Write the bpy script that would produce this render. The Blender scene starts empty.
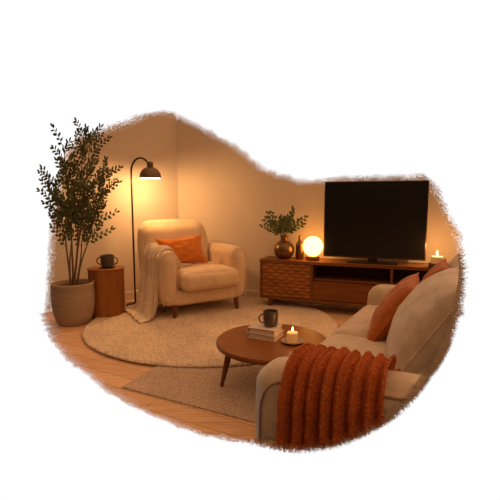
import bpy, bmesh, math, random
import numpy as np
from mathutils import Vector, Matrix, noise
PI = math.pi
rnd = random.Random(7)
sc = bpy.context.scene
C = sc.collection

# ---------------------------------------------------------------- camera
cam_d = bpy.data.cameras.new('camera')
cam = bpy.data.objects.new('camera', cam_d)
C.objects.link(cam)
CAM = Vector((0, 0, 1.25))
cam.location = CAM
PITCH = math.atan(50 / 420)
cam.rotation_euler = (PI / 2 - PITCH, 0, 0)
cam_d.sensor_width = 36
cam_d.lens = 420 / 500 * 36
cam_d.clip_start = 0.05
sc.camera = cam

# ---------------------------------------------------------------- world: plain white surround beyond the torn edges of the room, added warm fill behind
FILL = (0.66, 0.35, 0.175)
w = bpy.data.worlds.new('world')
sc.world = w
w.use_nodes = True
nt = w.node_tree
nt.nodes.clear()
out = nt.nodes.new('ShaderNodeOutputWorld')
bg = nt.nodes.new('ShaderNodeBackground')
tc = nt.nodes.new('ShaderNodeTexCoord')
sp = nt.nodes.new('ShaderNodeSeparateXYZ')
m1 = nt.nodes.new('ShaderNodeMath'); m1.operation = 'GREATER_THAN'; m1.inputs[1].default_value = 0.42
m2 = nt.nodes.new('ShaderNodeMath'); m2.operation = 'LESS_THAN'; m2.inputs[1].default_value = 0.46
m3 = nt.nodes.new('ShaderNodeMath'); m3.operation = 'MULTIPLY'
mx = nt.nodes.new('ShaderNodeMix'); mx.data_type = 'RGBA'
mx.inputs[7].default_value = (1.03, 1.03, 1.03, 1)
L = nt.links.new
# fill added for the unseen room, strongest from above and right, faint from below
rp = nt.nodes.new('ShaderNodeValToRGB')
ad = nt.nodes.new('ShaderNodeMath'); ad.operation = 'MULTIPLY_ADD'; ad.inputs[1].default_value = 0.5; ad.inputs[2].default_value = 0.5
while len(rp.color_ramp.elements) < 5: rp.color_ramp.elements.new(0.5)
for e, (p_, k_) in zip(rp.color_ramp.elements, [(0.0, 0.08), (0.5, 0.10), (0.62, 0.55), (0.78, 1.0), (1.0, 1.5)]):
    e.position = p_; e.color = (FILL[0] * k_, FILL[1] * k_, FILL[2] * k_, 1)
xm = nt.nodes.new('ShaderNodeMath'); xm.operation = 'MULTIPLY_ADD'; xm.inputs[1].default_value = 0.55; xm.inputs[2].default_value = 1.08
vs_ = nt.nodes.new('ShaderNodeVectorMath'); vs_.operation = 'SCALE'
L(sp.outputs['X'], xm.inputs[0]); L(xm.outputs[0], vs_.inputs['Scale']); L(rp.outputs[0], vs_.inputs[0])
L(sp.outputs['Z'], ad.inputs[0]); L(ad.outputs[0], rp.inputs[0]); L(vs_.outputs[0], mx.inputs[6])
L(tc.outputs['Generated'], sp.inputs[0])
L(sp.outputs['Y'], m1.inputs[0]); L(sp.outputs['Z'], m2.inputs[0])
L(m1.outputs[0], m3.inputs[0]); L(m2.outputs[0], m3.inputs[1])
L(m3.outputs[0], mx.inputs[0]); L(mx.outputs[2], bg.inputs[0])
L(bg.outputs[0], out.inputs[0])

# strengths of the lamps
LAMP_W = 22.0
CANDLE_W = 1.6
GLOBE_L = (9.5, 3.9, 0.75)

sc.view_settings.view_transform = 'Standard'
sc.view_settings.look = 'None'
sc.view_settings.exposure = 0.0
sc.view_settings.gamma = 1.0
sc.view_settings.use_curve_mapping = False

# ---------------------------------------------------------------- materials
def new_mat(name):
    m = bpy.data.materials.new(name)
    m.use_nodes = True
    n = m.node_tree
    return m, n, n.nodes['Principled BSDF']

def ramp(n, src, stops):
    r = n.nodes.new('ShaderNodeValToRGB')
    while len(r.color_ramp.elements) < len(stops):
        r.color_ramp.elements.new(0.5)
    for e, (p, c) in zip(r.color_ramp.elements, stops):
        e.position = p
        e.color = (*c, 1)
    n.links.new(src, r.inputs[0])
    return r

def coords(n, scale=(1, 1, 1), rot=(0, 0, 0), kind='Object'):
    t = n.nodes.new('ShaderNodeTexCoord')
    mp = n.nodes.new('ShaderNodeMapping')
    mp.inputs['Scale'].default_value = scale
    mp.inputs['Rotation'].default_value = rot
    n.links.new(t.outputs[kind], mp.inputs[0])
    return mp.outputs[0]

def tex_noise(n, vec, scale, detail=4, rough=0.5):
    t = n.nodes.new('ShaderNodeTexNoise')
    t.inputs['Scale'].default_value = scale
    t.inputs['Detail'].default_value = detail
    t.inputs['Roughness'].default_value = rough
    n.links.new(vec, t.inputs['Vector'])
    return t.outputs['Fac']

def bump(n, b, src, strength, dist):
    k = n.nodes.new('ShaderNodeBump')
    k.inputs['Strength'].default_value = strength
    k.inputs['Distance'].default_value = dist
    n.links.new(src, k.inputs['Height'])
    n.links.new(k.outputs[0], b.inputs['Normal'])

def mix_val(c, k):
    return tuple(min(1, x * k) for x in c)

def mat_noise(name, col, var=0.1, scale=8, rough=0.8, bs=0.2, bscale=60, bd=0.004, metal=0.0, detail=4, stretch=(1, 1, 1), spec=0.5):
    m, n, b = new_mat(name)
    v = coords(n, stretch)
    f = tex_noise(n, v, scale, detail)
    r = ramp(n, f, [(0.3, mix_val(col, 1 - var)), (0.7, mix_val(col, 1 + var))])
    n.links.new(r.outputs[0], b.inputs['Base Color'])
    b.inputs['Roughness'].default_value = rough
    b.inputs['Metallic'].default_value = metal
    b.inputs['Specular IOR Level'].default_value = spec
    if bs:
        bump(n, b, tex_noise(n, coords(n), bscale, 3), bs, bd)
    return m

def mat_wood(name, dark, light, axis='X', scale=1.0, rough=0.42, spec=0.18):
    m, n, b = new_mat(name)
    s = {'X': (1.2, 14, 14), 'Y': (14, 1.2, 14), 'Z': (14, 14, 1.2)}[axis]
    s = tuple(k * scale for k in s)
    v = coords(n, s)
    f = tex_noise(n, v, 1.6, 8, 0.65)
    f2 = tex_noise(n, coords(n, tuple(k * 3 for k in s)), 3.0, 4, 0.6)
    a = n.nodes.new('ShaderNodeMath'); a.operation = 'MULTIPLY_ADD'
    a.inputs[1].default_value = 0.35
    n.links.new(f2, a.inputs[0]); n.links.new(f, a.inputs[2])
    r = ramp(n, a.outputs[0], [(0.42, dark), (0.6, tuple((p + q) / 2 for p, q in zip(dark, light))), (0.85, light)])
    n.links.new(r.outputs[0], b.inputs['Base Color'])
    b.inputs['Roughness'].default_value = rough
    b.inputs['Specular IOR Level'].default_value = spec
    b.inputs['Specular Tint'].default_value = (1, 0.75, 0.5, 1)
    bump(n, b, f2, 0.12, 0.002)
    return m

def mat_floor():
    m, n, b = new_mat('oak_floor')
    rot = (0, 0, math.radians(28))
    v = coords(n, (1, 1, 1), rot)
    br = n.nodes.new('ShaderNodeTexBrick')
    br.inputs['Scale'].default_value = 1
    br.inputs['Brick Width'].default_value = 1.7
    br.inputs['Row Height'].default_value = 0.14
    br.inputs['Mortar Size'].default_value = 0.0025
    br.inputs['Bias'].default_value = 0
    br.inputs['Color1'].default_value = (0.60, 0.36, 0.20, 1)
    br.inputs['Color2'].default_value = (0.72, 0.45, 0.26, 1)
    br.inputs['Mortar'].default_value = (0.30, 0.16, 0.08, 1)
    n.links.new(v, br.inputs['Vector'])
    g = tex_noise(n, coords(n, (1.5, 22, 1), rot), 2.2, 7, 0.6)
    r = ramp(n, g, [(0.3, (0.68, 0.64, 0.6)), (0.7, (1.1, 1.1, 1.1))])
    mm = n.nodes.new('ShaderNodeMix'); mm.data_type = 'RGBA'; mm.blend_type = 'MULTIPLY'
    mm.inputs[0].default_value = 1
    n.links.new(br.outputs['Color'], mm.inputs[6]); n.links.new(r.outputs[0], mm.inputs[7])
    n.links.new(mm.outputs[2], b.inputs['Base Color'])
    b.inputs['Roughness'].default_value = 0.55
    b.inputs['Specular IOR Level'].default_value = 0.3
    return m

def mat_fabric(name, col, var=0.08, weave=420, bs=0.35, bd=0.002, slub=True):
    m, n, b = new_mat(name)
    f = tex_noise(n, coords(n), 14, 5, 0.6)
    g = tex_noise(n, coords(n, (1, 1, 0.25)), weave * 0.6, 2)
    a = n.nodes.new('ShaderNodeMath'); a.operation = 'MULTIPLY_ADD'; a.inputs[1].default_value = 0.7
    n.links.new(g, a.inputs[0]); n.links.new(f, a.inputs[2])
    r = ramp(n, a.outputs[0], [(0.6, mix_val(col, 1 - var * 2)), (1.05, mix_val(col, 1 + var))])
    n.links.new(r.outputs[0], b.inputs['Base Color'])
    b.inputs['Roughness'].default_value = 0.92
    b.inputs['Specular IOR Level'].default_value = 0.15
    b.inputs['Sheen Weight'].default_value = 0.15
    b.inputs['Sheen Roughness'].default_value = 0.5
    bump(n, b, a.outputs[0], bs, bd)
    return m

def mat_knit(name, col, nu, nv, dark=0.55):
    """chunky knit: rows of interlocking stitches laid out on the cloth's own UVs"""
    m, n, b = new_mat(name)
    v = coords(n, (nu, nv, 1), kind='UV')
    s = n.nodes.new('ShaderNodeSeparateXYZ'); n.links.new(v, s.inputs[0])
    def M(op, a, c=None, k=None):
        q = n.nodes.new('ShaderNodeMath'); q.operation = op
        for i, x in enumerate((a, c, k)):
            if x is None: continue
            if isinstance(x, (int, float)): q.inputs[i].default_value = x
            else: n.links.new(x, q.inputs[i])
        return q.outputs[0]
    u = s.outputs['X']; t = s.outputs['Y']
    fu = M('PINGPONG', u, 0.5)
    tt = M('ADD', t, M('MULTIPLY', fu, 1.2))
    row = M('ABSOLUTE', M('SINE', M('MULTIPLY', tt, PI)))
    col_ = M('ABSOLUTE', M('SINE', M('MULTIPLY', u, PI)))
    h = M('MULTIPLY', M('POWER', row, 0.6), M('POWER', col_, 0.5))
    fz = tex_noise(n, coords(n), 160, 3)
    hh = M('MULTIPLY_ADD', fz, 0.7, h)
    r = ramp(n, hh, [(0.25, mix_val(col, dark)), (1.15, mix_val(col, 1.15))])
    n.links.new(r.outputs[0], b.inputs['Base Color'])
    b.inputs['Roughness'].default_value = 0.95
    b.inputs['Specular IOR Level'].default_value = 0.1
    b.inputs['Sheen Weight'].default_value = 0.3
    bump(n, b, hh, 0.9, 0.006)
    return m

def mat_emit(name, col, strength):
    m, n, b = new_mat(name)
    b.inputs['Base Color'].default_value = (0.62, 0.40, 0.22, 1) if 'wax' in name else (0.8, 0.8, 0.8, 1)
    b.inputs['Emission Color'].default_value = (*col, 1)
    b.inputs['Emission Strength'].default_value = strength
    return m

M_WALL = mat_noise('wall_plaster', (0.72, 0.60, 0.48), 0.04, 1.4, 0.95, 0.12, 30, 0.004, detail=6, spec=0.1)
M_BASE = mat_noise('baseboard_paint', (0.70, 0.56, 0.42), 0.02, 2, 0.7, 0, spec=0.2)
M_FLOOR = mat_floor()
M_SOFA = mat_fabric('oatmeal_linen', (0.56, 0.44, 0.32), 0.09)
M_CHAIR = mat_fabric('cream_boucle', (0.68, 0.49, 0.31), 0.06, 300, 0.5, 0.003)
M_PIPE = mat_fabric('piping_cord', (0.27, 0.19, 0.12), 0.05)
M_RUST = mat_fabric('rust_linen', (0.40, 0.108, 0.018), 0.12)
M_ORANGE = mat_fabric('orange_velvet', (0.62, 0.19, 0.026), 0.08)
M_THROW = mat_noise('rust_knit', (0.45, 0.112, 0.028), 0.38, 120, 0.95, 1.0, 210, 0.008, detail=5, spec=0.1)
M_BLANKET = mat_knit('beige_knit', (0.72, 0.57, 0.42), 16, 60, 0.62)
M_WALNUT = mat_wood('walnut', (0.085, 0.028, 0.008), (0.25, 0.092, 0.026), 'X')
M_WALNUT_TOP = mat_wood('walnut_tabletop', (0.125, 0.04, 0.010), (0.26, 0.092, 0.025), 'X', 0.8, 0.33)
M_WALNUT_LEG = mat_wood('walnut_leg', (0.09, 0.032, 0.01), (0.20, 0.08, 0.026), 'Z')
M_CARVED = mat_wood('carved_walnut', (0.15, 0.055, 0.015), (0.40, 0.16, 0.045), 'X')  # lighter copy of the walnut, with the carving's highlights put into its colour
M_STUMP = mat_wood('amber_wood', (0.17, 0.058, 0.014), (0.36, 0.14, 0.04), 'Z', 0.9)
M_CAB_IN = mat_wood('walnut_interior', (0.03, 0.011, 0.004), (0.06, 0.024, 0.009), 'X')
M_BLACK = mat_noise('black_metal', (0.028, 0.022, 0.018), 0.1, 10, 0.38, 0, metal=0.6)
M_SHADE = mat_noise('bronze_shade', (0.16, 0.10, 0.06), 0.1, 10, 0.42, 0, metal=0.5)
M_SHADE_IN = mat_noise('shade_lining', (0.85, 0.78, 0.66), 0.02, 10, 0.6, 0)
M_BRASS = mat_noise('aged_brass', (0.19, 0.105, 0.045), 0.25, 9, 0.32, 0.1, 40, 0.002, metal=0.85)
M_POT = mat_noise('stone_pot', (0.36, 0.25, 0.165), 0.12, 6, 0.85, 0.35, 40, 0.003, stretch=(1, 1, 9))
M_SOIL = mat_noise('soil', (0.06, 0.032, 0.018), 0.4, 60, 1, 1, 90, 0.01)
M_LEAF = mat_noise('leaf_green', (0.085, 0.100, 0.030), 0.35, 7, 0.5, 0, spec=0.35)
M_LEAF2 = mat_noise('eucalyptus_green', (0.085, 0.120, 0.040), 0.3, 18, 0.55, 0, spec=0.3)
M_BARK = mat_noise('bark', (0.16, 0.09, 0.045), 0.3, 40, 0.9, 0.4, 90, 0.002)
M_CERAMIC = mat_noise('charcoal_ceramic', (0.085, 0.062, 0.048), 0.25, 30, 0.36, 0.1, 60, 0.001)
M_STONEWARE = mat_noise('stoneware', (0.34, 0.235, 0.16), 0.2, 60, 0.6, 0.2, 80, 0.001)
M_PAPER = mat_noise('page_paper', (0.62, 0.48, 0.36), 0.06, 40, 0.9, 0.2, 300, 0.001, stretch=(1, 1, 12))
M_COVER = mat_noise('book_cover', (0.60, 0.50, 0.42), 0.03, 12, 0.7, 0)
M_WAX = mat_emit('candle_wax', (1.0, 0.40, 0.09), 0.20)  # faint emission stands in for flame light glowing through the wax
M_FLAME = mat_emit('flame', (1.0, 0.62, 0.22), 14)
M_WICK = mat_noise('wick', (0.02, 0.015, 0.01), 0.1, 10, 0.9, 0)
M_BULB = mat_emit('bulb', (1.0, 0.60, 0.26), 22)
M_GLOBE = mat_emit('globe_glass', GLOBE_L, 1.0)
M_SCREEN = mat_noise('screen_glass', (0.002, 0.0016, 0.001), 0.05, 2, 0.32, 0, spec=0.5)
M_BEZEL = mat_noise('television_bezel', (0.10, 0.055, 0.03), 0.05, 2, 0.35, 0, metal=0.7)

def rug_mat(name, col, sc_=62, var=0.36):
    m, n, b = new_mat(name)
    f = tex_noise(n, coords(n), sc_, 5, 0.7)
    g = tex_noise(n, coords(n), 2.5, 3, 0.5)
    a = n.nodes.new('ShaderNodeMath'); a.operation = 'MULTIPLY_ADD'; a.inputs[1].default_value = 0.25
    n.links.new(g, a.inputs[0]); n.links.new(f, a.inputs[2])
    r = ramp(n, a.outputs[0], [(0.50, mix_val(col, 1 - var)), (0.76, mix_val(col, 1 + var * 0.6))])
    n.links.new(r.outputs[0], b.inputs['Base Color'])
    b.inputs['Roughness'].default_value = 1
    b.inputs['Specular IOR Level'].default_value = 0.05
    bump(n, b, f, 1.0, 0.02)
    return m
M_RUG = rug_mat('round_rug_pile', (0.88, 0.66, 0.48))
M_RUG2 = rug_mat('area_rug_pile', (0.66, 0.49, 0.37), 70, 0.34)

# ---------------------------------------------------------------- object helpers
def obj(name, bm, mat, parent=None, smooth=True):
    me = bpy.data.meshes.new(name)
    bmesh.ops.recalc_face_normals(bm, faces=bm.faces)
    bm.to_mesh(me)
    bm.free()
    for m in (mat if isinstance(mat, (list, tuple)) else [mat]):
        me.materials.append(m)
    if smooth:
        for p in me.polygons: p.use_smooth = True
        try: me.set_sharp_from_angle(angle=math.radians(42))
        except Exception: pass
    o = bpy.data.objects.new(name, me)
    C.objects.link(o)
    o.parent = parent
    return o

def thing(name, label, cat, loc=(0, 0, 0), rz=0, group=None):
    o = bpy.data.objects.new(name, None)
    C.objects.link(o)
    o.location = loc
    o.rotation_euler = (0, 0, rz)
    tag(o, label, cat, group)
    return o

def tag(o, label, cat, group=None):
    o['label'] = label
    o['category'] = cat
    if group: o['group'] = group
    return o

def box(bm, c, s, bevel=0.0, seg=2, M=None):
    r = bmesh.ops.create_cube(bm, size=1)
    vs = r['verts']
    for v in vs:
        v.co = Vector((v.co.x * s[0], v.co.y * s[1], v.co.z * s[2]))
    if bevel:
        es = list({e for v in vs for e in v.link_edges})
        rr = bmesh.ops.bevel(bm, geom=es, offset=bevel, segments=seg, affect='EDGES', profile=0.6)
        vs = list({v for v in rr['verts']} | {v for v in vs if v.is_valid})
    for v in vs:
        v.co += Vector(c)
        if M: v.co = M @ v.co
    return vs

def bx(c, s, bevel=0.0, seg=2):
    bm = bmesh.new()
    box(bm, c, s, bevel, seg)
    return bm

def lathe(prof, n=40, close=True):
    bm = bmesh.new()
    rings = []
    for r, z in prof:
        if r < 1e-6:
            rings.append([bm.verts.new((0, 0, z))])
        else:
            rings.append([bm.verts.new((r * math.cos(2 * PI * i / n), r * math.sin(2 * PI * i / n), z)) for i in range(n)])
    for a, b in zip(rings, rings[1:]):
        for i in range(n):
            j = (i + 1) % n
            q = [a[i % len(a)], a[j % len(a)], b[j % len(b)], b[i % len(b)]]
            u = []
            for v in q:
                if v not in u: u.append(v)
            if len(u) > 2: bm.faces.new(u)
    return bm

def tube(bm, pts, rad, n=8, closed=False):
    pts = [Vector(p) for p in pts]
    rads = rad if isinstance(rad, (list, tuple)) else [rad] * len(pts)
    rings = []
    N = len(pts)
    up = None
    for i, p in enumerate(pts):
        if closed: d = pts[(i + 1) % N] - pts[i - 1]
        else: d = pts[min(i + 1, N - 1)] - pts[max(i - 1, 0)]
        if d.length < 1e-9: d = Vector((0, 0, 1))
        d.normalize()
        if up is None:
            up = Vector((0, 0, 1)) if abs(d.z) < 0.9 else Vector((1, 0, 0))
        s = d.cross(up)
        if s.length < 1e-6: s = d.orthogonal()
        s.normalize()
        up = s.cross(d).normalized()
        rings.append([bm.verts.new(p + (s * math.cos(2 * PI * k / n) + up * math.sin(2 * PI * k / n)) * rads[i]) for k in range(n)])
    rr = list(zip(rings, rings[1:]))
    if closed: rr.append((rings[-1], rings[0]))
    for a, b in rr:
        for k in range(n):
            bm.faces.new((a[k], a[(k + 1) % n], b[(k + 1) % n], b[k]))
    if not closed:
        bm.faces.new(rings[0][::-1]); bm.faces.new(rings[-1])
    return bm

def leg_mesh(top, bot, r1, r2, n=14):
    bm = bmesh.new()
    t, b = Vector(top), Vector(bot)
    rings = []
    for p, r in ((t, r1), (t.lerp(b, 0.97), r2), (b, r2 * 0.88)):
        rings.append([bm.verts.new(p + Vector((r * math.cos(2 * PI * k / n), r * math.sin(2 * PI * k / n), 0))) for k in range(n)])
    for a, c in zip(rings, rings[1:]):
        for k in range(n):
            bm.faces.new((a[k], a[(k + 1) % n], c[(k + 1) % n], c[k]))
    bm.faces.new(rings[0]); bm.faces.new(rings[-1])
    return bm

def puffbox(w, d, h, r, px=0, py=0, pz=0, n=22, wr=0.0, seed=0, fn=None):
    """upholstered block: box with round edges r, faces bulging by px, py, pz; sits with its base centre at 0,0,0"""
    bm = bmesh.new()
    bmesh.ops.create_cube(bm, size=2)
    bmesh.ops.subdivide_edges(bm, edges=bm.edges[:], cuts=n, use_grid_fill=True)
    hx, hy, hz = w / 2, d / 2, h / 2
    rx, ry, rz = min(r, hx * .98), min(r, hy * .98), min(r, hz * .98)
    def warp(t): return math.copysign(1 - (1 - abs(t)) ** 1.35, t)
    for v in bm.verts:
        c = v.co.copy()
        c = Vector((warp(c.x), warp(c.y), warp(c.z)))
        p = Vector((c.x * hx, c.y * hy, c.z * hz))
        q = Vector((max(-(hx - rx), min(hx - rx, p.x)), max(-(hy - ry), min(hy - ry, p.y)), max(-(hz - rz), min(hz - rz, p.z))))
        e = Vector(((p.x - q.x) / rx, (p.y - q.y) / ry, (p.z - q.z) / rz))
        if e.length > 1e-6: e.normalize()
        o = q + Vector((e.x * rx, e.y * ry, e.z * rz))
        if abs(c.x) > .999: o.x += math.copysign(px, c.x) * (1 - c.y ** 2) * (1 - c.z ** 2)
        if abs(c.y) > .999: o.y += math.copysign(py, c.y) * (1 - c.x ** 2) * (1 - c.z ** 2)
        if c.z > .999: o.z += pz * (1 - c.x ** 2) * (1 - c.y ** 2)
        if wr:
            k = noise.noise(Vector((o.x * 7 + seed, o.y * 7, o.z * 7))) + .5 * noise.noise(Vector((o.x * 19, o.y * 19 + seed, o.z * 19)))
            o += e * wr * k if e.length > 1e-6 else Vector((0, 0, wr * k))
        o.z += hz
        if fn: o = fn(o)
        v.co = o
    return bm

def pillow(w, h, t, n=26, pinch=0.07, seed=0):
    """scatter cushion standing in XZ, thickness along Y, centre at the origin"""
    bm = bmesh.new()
    g = {}
    for side in (-1, 1):
        for i in range(n + 1):
            for j in range(n + 1):
                a, b = i / n * 2 - 1, j / n * 2 - 1
                edge = i in (0, n) or j in (0, n)
                if edge and side == 1:
                    g[(side, i, j)] = g[(-1, i, j)]
                    continue
                x = w / 2 * a * (1 - pinch * (1 - b * b))
                z = h / 2 * b * (1 - pinch * (1 - a * a))
                f = ((1 - a * a) * (1 - b * b))
                y = side * t / 2 * f ** 0.42 if f > 0 else 0
                k = noise.noise(Vector((a * 2.2 + seed, b * 2.2, side * 3))) * 0.016
                k += noise.noise(Vector((a * 6 + seed, b * 6, side * 3))) * 0.006
                g[(side, i, j)] = bm.verts.new((x, y + k * min(1, f * 3), z))
    for side in (-1, 1):
        for i in range(n):
            for j in range(n):
                q = [g[(side, i, j)], g[(side, i + 1, j)], g[(side, i + 1, j + 1)], g[(side, i, j + 1)]]
                try: bm.faces.new(q if side == 1 else q[::-1])
                except ValueError: pass
    return bm

def pillow_rim(w, h, n=16, pinch=0.07):
    P = []
    for k in range(4):
        for i in range(n):
            s = i / n * 2 - 1
            a, b = [(s, -1), (1, s), (-s, 1), (-1, -s)][k]
            P.append((w / 2 * a * (1 - pinch * (1 - b * b)), 0, h / 2 * b * (1 - pinch * (1 - a * a))))
    return P

def sheet(fn, nu, nv, thick, uv=True):
    """closed cloth of real thickness from fn(u,v)->point"""
    P = [[Vector(fn(i / nu, j / nv)) for j in range(nv + 1)] for i in range(nu + 1)]
    bm = bmesh.new()
    uvl = bm.loops.layers.uv.new('UVMap')
    F = [[None] * (nv + 1) for _ in range(nu + 1)]
    B = [[None] * (nv + 1) for _ in range(nu + 1)]
    for i in range(nu + 1):
        for j in range(nv + 1):
            du = P[min(i + 1, nu)][j] - P[max(i - 1, 0)][j]
            dv = P[i][min(j + 1, nv)] - P[i][max(j - 1, 0)]
            N = du.cross(dv)
            if N.length > 1e-12: N.normalize()
            F[i][j] = bm.verts.new(P[i][j] + N * thick / 2)
            B[i][j] = bm.verts.new(P[i][j] - N * thick / 2)
    def face(vs, uvs):
        f = bm.faces.new(vs)
        for l, c in zip(f.loops, uvs): l[uvl].uv = c
    for i in range(nu):
        for j in range(nv):
            q = [(i, j), (i + 1, j), (i + 1, j + 1), (i, j + 1)]
            c = [(a / nu, b / nv) for a, b in q]
            face([F[a][b] for a, b in q], c)
            face([B[a][b] for a, b in q][::-1], c[::-1])
    rim = [(i, 0) for i in range(nu)] + [(nu, j) for j in range(nv)] + [(i, nv) for i in range(nu, 0, -1)] + [(0, j) for j in range(nv, 0, -1)]
    for a, b in zip(rim, rim[1:] + rim[:1]):
        c = [(a[0] / nu, a[1] / nv), (b[0] / nu, b[1] / nv)]
        face([F[a[0]][a[1]], B[a[0]][a[1]], B[b[0]][b[1]], F[b[0]][b[1]]], [c[0], c[0], c[1], c[1]])
    return bm

def spline(pts, t):
    """Catmull-Rom through pts, t in 0..1"""
    n = len(pts) - 1
    x = min(max(t, 0), 0.99999) * n
    i = int(x); f = x - i
    p = [Vector(pts[max(0, min(n, k))]) for k in (i - 1, i, i + 1, i + 2)]
    return 0.5 * ((2 * p[1]) + (p[2] - p[0]) * f + (2 * p[0] - 5 * p[1] + 4 * p[2] - p[3]) * f * f + (3 * p[1] - p[0] - 3 * p[2] + p[3]) * f ** 3)

# ---------------------------------------------------------------- the room: two wall pieces and a floor piece, crumbling away at their rims
def sdist(P, poly):
    """signed distance (inside > 0) of points P (N,2) to polygon"""
    poly = np.array(poly, float)
    d = np.full(len(P), 1e9); ins = np.zeros(len(P), bool)
    for a, b in zip(poly, np.roll(poly, -1, 0)):
        e = b - a
        t = np.clip(((P - a) @ e) / max(e @ e, 1e-12), 0, 1)
        d = np.minimum(d, np.hypot(*(P - a - t[:, None] * e).T))
        c = (a[1] > P[:, 1]) != (b[1] > P[:, 1])
        with np.errstate(divide='ignore', invalid='ignore'):
            xi = a[0] + (P[:, 1] - a[1]) / (b[1] - a[1]) * e[0]
        ins ^= c & (P[:, 0] < xi)
    return np.where(ins, d, -d)

def crumble(name, poly, cu, cv, thick, place, mat, fade, seed=1, hard=None):
    """slab whose rim breaks up into crumbs: built of small blocks, runs of whole blocks joined into one"""
    rs = np.random.RandomState(seed)
    a = np.array(poly)
    u0, v0 = a.min(0) - 0.15; u1, v1 = a.max(0) + 0.15
    nu, nv = int((u1 - u0) / cu), int((v1 - v0) / cv)
    U, V = np.meshgrid(u0 + (np.arange(nu) + .5) * cu, v0 + (np.arange(nv) + .5) * cv)
    P = np.c_[U.ravel(), V.ravel()]
    sd = sdist(P, poly)
    fd = fade(P)
    nz = np.zeros(len(P))
    near = np.abs(sd) < 3 * fd
    for k in np.nonzero(near)[0]:
        x, y = P[k]
        nz[k] = noise.noise(Vector((x * 9, y * 9, seed))) * .4 + noise.noise(Vector((x * 60, y * 60, seed))) * .12
    jj, ii = np.divmod(np.arange(len(P)), nu)
    thr = (ii * 0.7548777 + jj * 0.5698403) % 1.0 * 0.6 + rs.uniform(0, 0.4, len(P))
    keep = np.clip(0.5 + 0.5 * (sd / fd + nz), 0, 1) ** 0.5 > thr
    keep &= (sd > -2 * fd)
    if hard is not None: keep &= hard(P)
    keep = keep.reshape(nv, nu)
    bm = bmesh.new()
    for j in range(nv):
        i = 0
        row = keep[j]
        while i < nu:
            if not row[i]: i += 1; continue
            k = i
            while k < nu and row[k]: k += 1
            va, vb = v0 + j * cv, v0 + (j + 1) * cv
            boxes = [(i, k, 0, 0.0012)]
            if k - i > 40 and thick > 0.004: boxes.append((i + 16, k - 16, 0.0012, thick))
            for ia, ib, ta, tb in boxes:
                ua, ub = u0 + ia * cu, u0 + ib * cu
                q = [(ua, va), (ub, va), (ub, vb), (ua, vb)]
                f = [bm.verts.new(place(x, y, ta)) for x, y in q]
                g = [bm.verts.new(place(x, y, tb)) for x, y in q]
                bm.faces.new(f); bm.faces.new(g[::-1])
                for s in range(4):
                    bm.faces.new((f[s], g[s], g[(s + 1) % 4], f[(s + 1) % 4]))
            i = k
    o = obj(name, bm, mat, smooth=False)
    o['kind'] = 'structure'
    return o

CORNER = Vector((-0.955, 5.61, 0))
KW = 1.027
UB = Vector((math.cos(math.radians(20)), -math.sin(math.radians(20)), 0))
NB = Vector((math.sin(math.radians(20)), math.cos(math.radians(20)), 0))        # away from the room
UL = Vector((-math.cos(math.radians(38)), -math.sin(math.radians(38)), 0))
NL = Vector((-math.sin(math.radians(38)), math.cos(math.radians(38)), 0))

back_poly = [(a_ * KW, 1.25 + (b_ - 1.25) * KW) for a_, b_ in [(-0.3, -0.3), (-0.3, 2.30), (0.052, 2.263), (0.192, 2.193), (0.357, 2.111), (0.573, 1.992), (0.784, 1.875), (0.926, 1.763),
             (1.066, 1.653), (1.217, 1.568), (1.389, 1.506), (1.652, 1.440), (1.814, 1.442), (1.95, 1.463), (2.489, 1.476), (2.92, 1.475),
             (2.99, 1.42), (3.06, 1.302), (3.19, 1.034), (3.275, 0.869), (3.30, 0.672), (3.315, 0.536), (3.33, 0.207), (3.33, -0.3)]]
left_poly = [(a_ * KW, 1.25 + (b_ - 1.25) * KW) for a_, b_ in [(-0.3, -0.3), (-0.3, 2.23), (-0.052, 2.272), (0.032, 2.311), (0.17, 2.319), (0.46, 2.225), (0.661, 2.133), (0.853, 2.057),
             (0.981, 2.0), (1.159, 1.93), (1.281, 1.791), (1.35, 1.659), (1.411, 1.465), (1.465, 1.196), (1.511, 0.874), (1.547, 0.582),
             (1.569, 0.342), (1.6, 0.092), (1.6, -0.3)]]
floor_poly = [(2.5, 5.5), (2.2, 4.7), (1.70, 3.85), (1.40, 3.30), (1.15, 2.90), (0.86, 2.448), (0.714, 2.228), (0.498, 2.07),
              (0.321, 2.007), (0.222, 1.99), (0.113, 2.016), (0.031, 2.06), (-0.068, 2.079), (-0.243, 2.136), (-0.393, 2.228),
              (-0.539, 2.328), (-0.684, 2.436), (-0.788, 2.54), (-0.956, 2.698), (-1.129, 2.911), (-1.418, 3.221), (-1.693, 3.601),
              (-2.037, 4.18), (-2.36, 4.75), (-2.36, 5.9), (2.5, 5.9)]
crumble('wall_back', back_poly, 0.006, 0.006, 0.02, lambda s, z, t: CORNER + UB * s + NB * t + Vector((0, 0, z)), M_WALL,
        lambda P: np.full(len(P), 0.060), 1, lambda P: (P[:, 0] > 0) & (P[:, 1] > 0))
crumble('wall_left', left_poly, 0.006, 0.006, 0.02, lambda s, z, t: CORNER + UL * s + NL * t + Vector((0, 0, z)), M_WALL,
        lambda P: np.full(len(P), 0.060), 2, lambda P: (P[:, 0] > 0) & (P[:, 1] > 0))
def in_room(P):
    c = np.array(CORNER[:2])
    return (((P - c) @ np.array(NB[:2])) < 0.01) & (((P - c) @ np.array(NL[:2])) < 0.01)
crumble('floor', floor_poly, 0.0042, 0.0075, 0.006, lambda x, y, t: Vector((x, y, -t)), M_FLOOR,
        lambda P: 0.017 * np.hypot(P[:, 0], P[:, 1]), 3, in_room)

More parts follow.
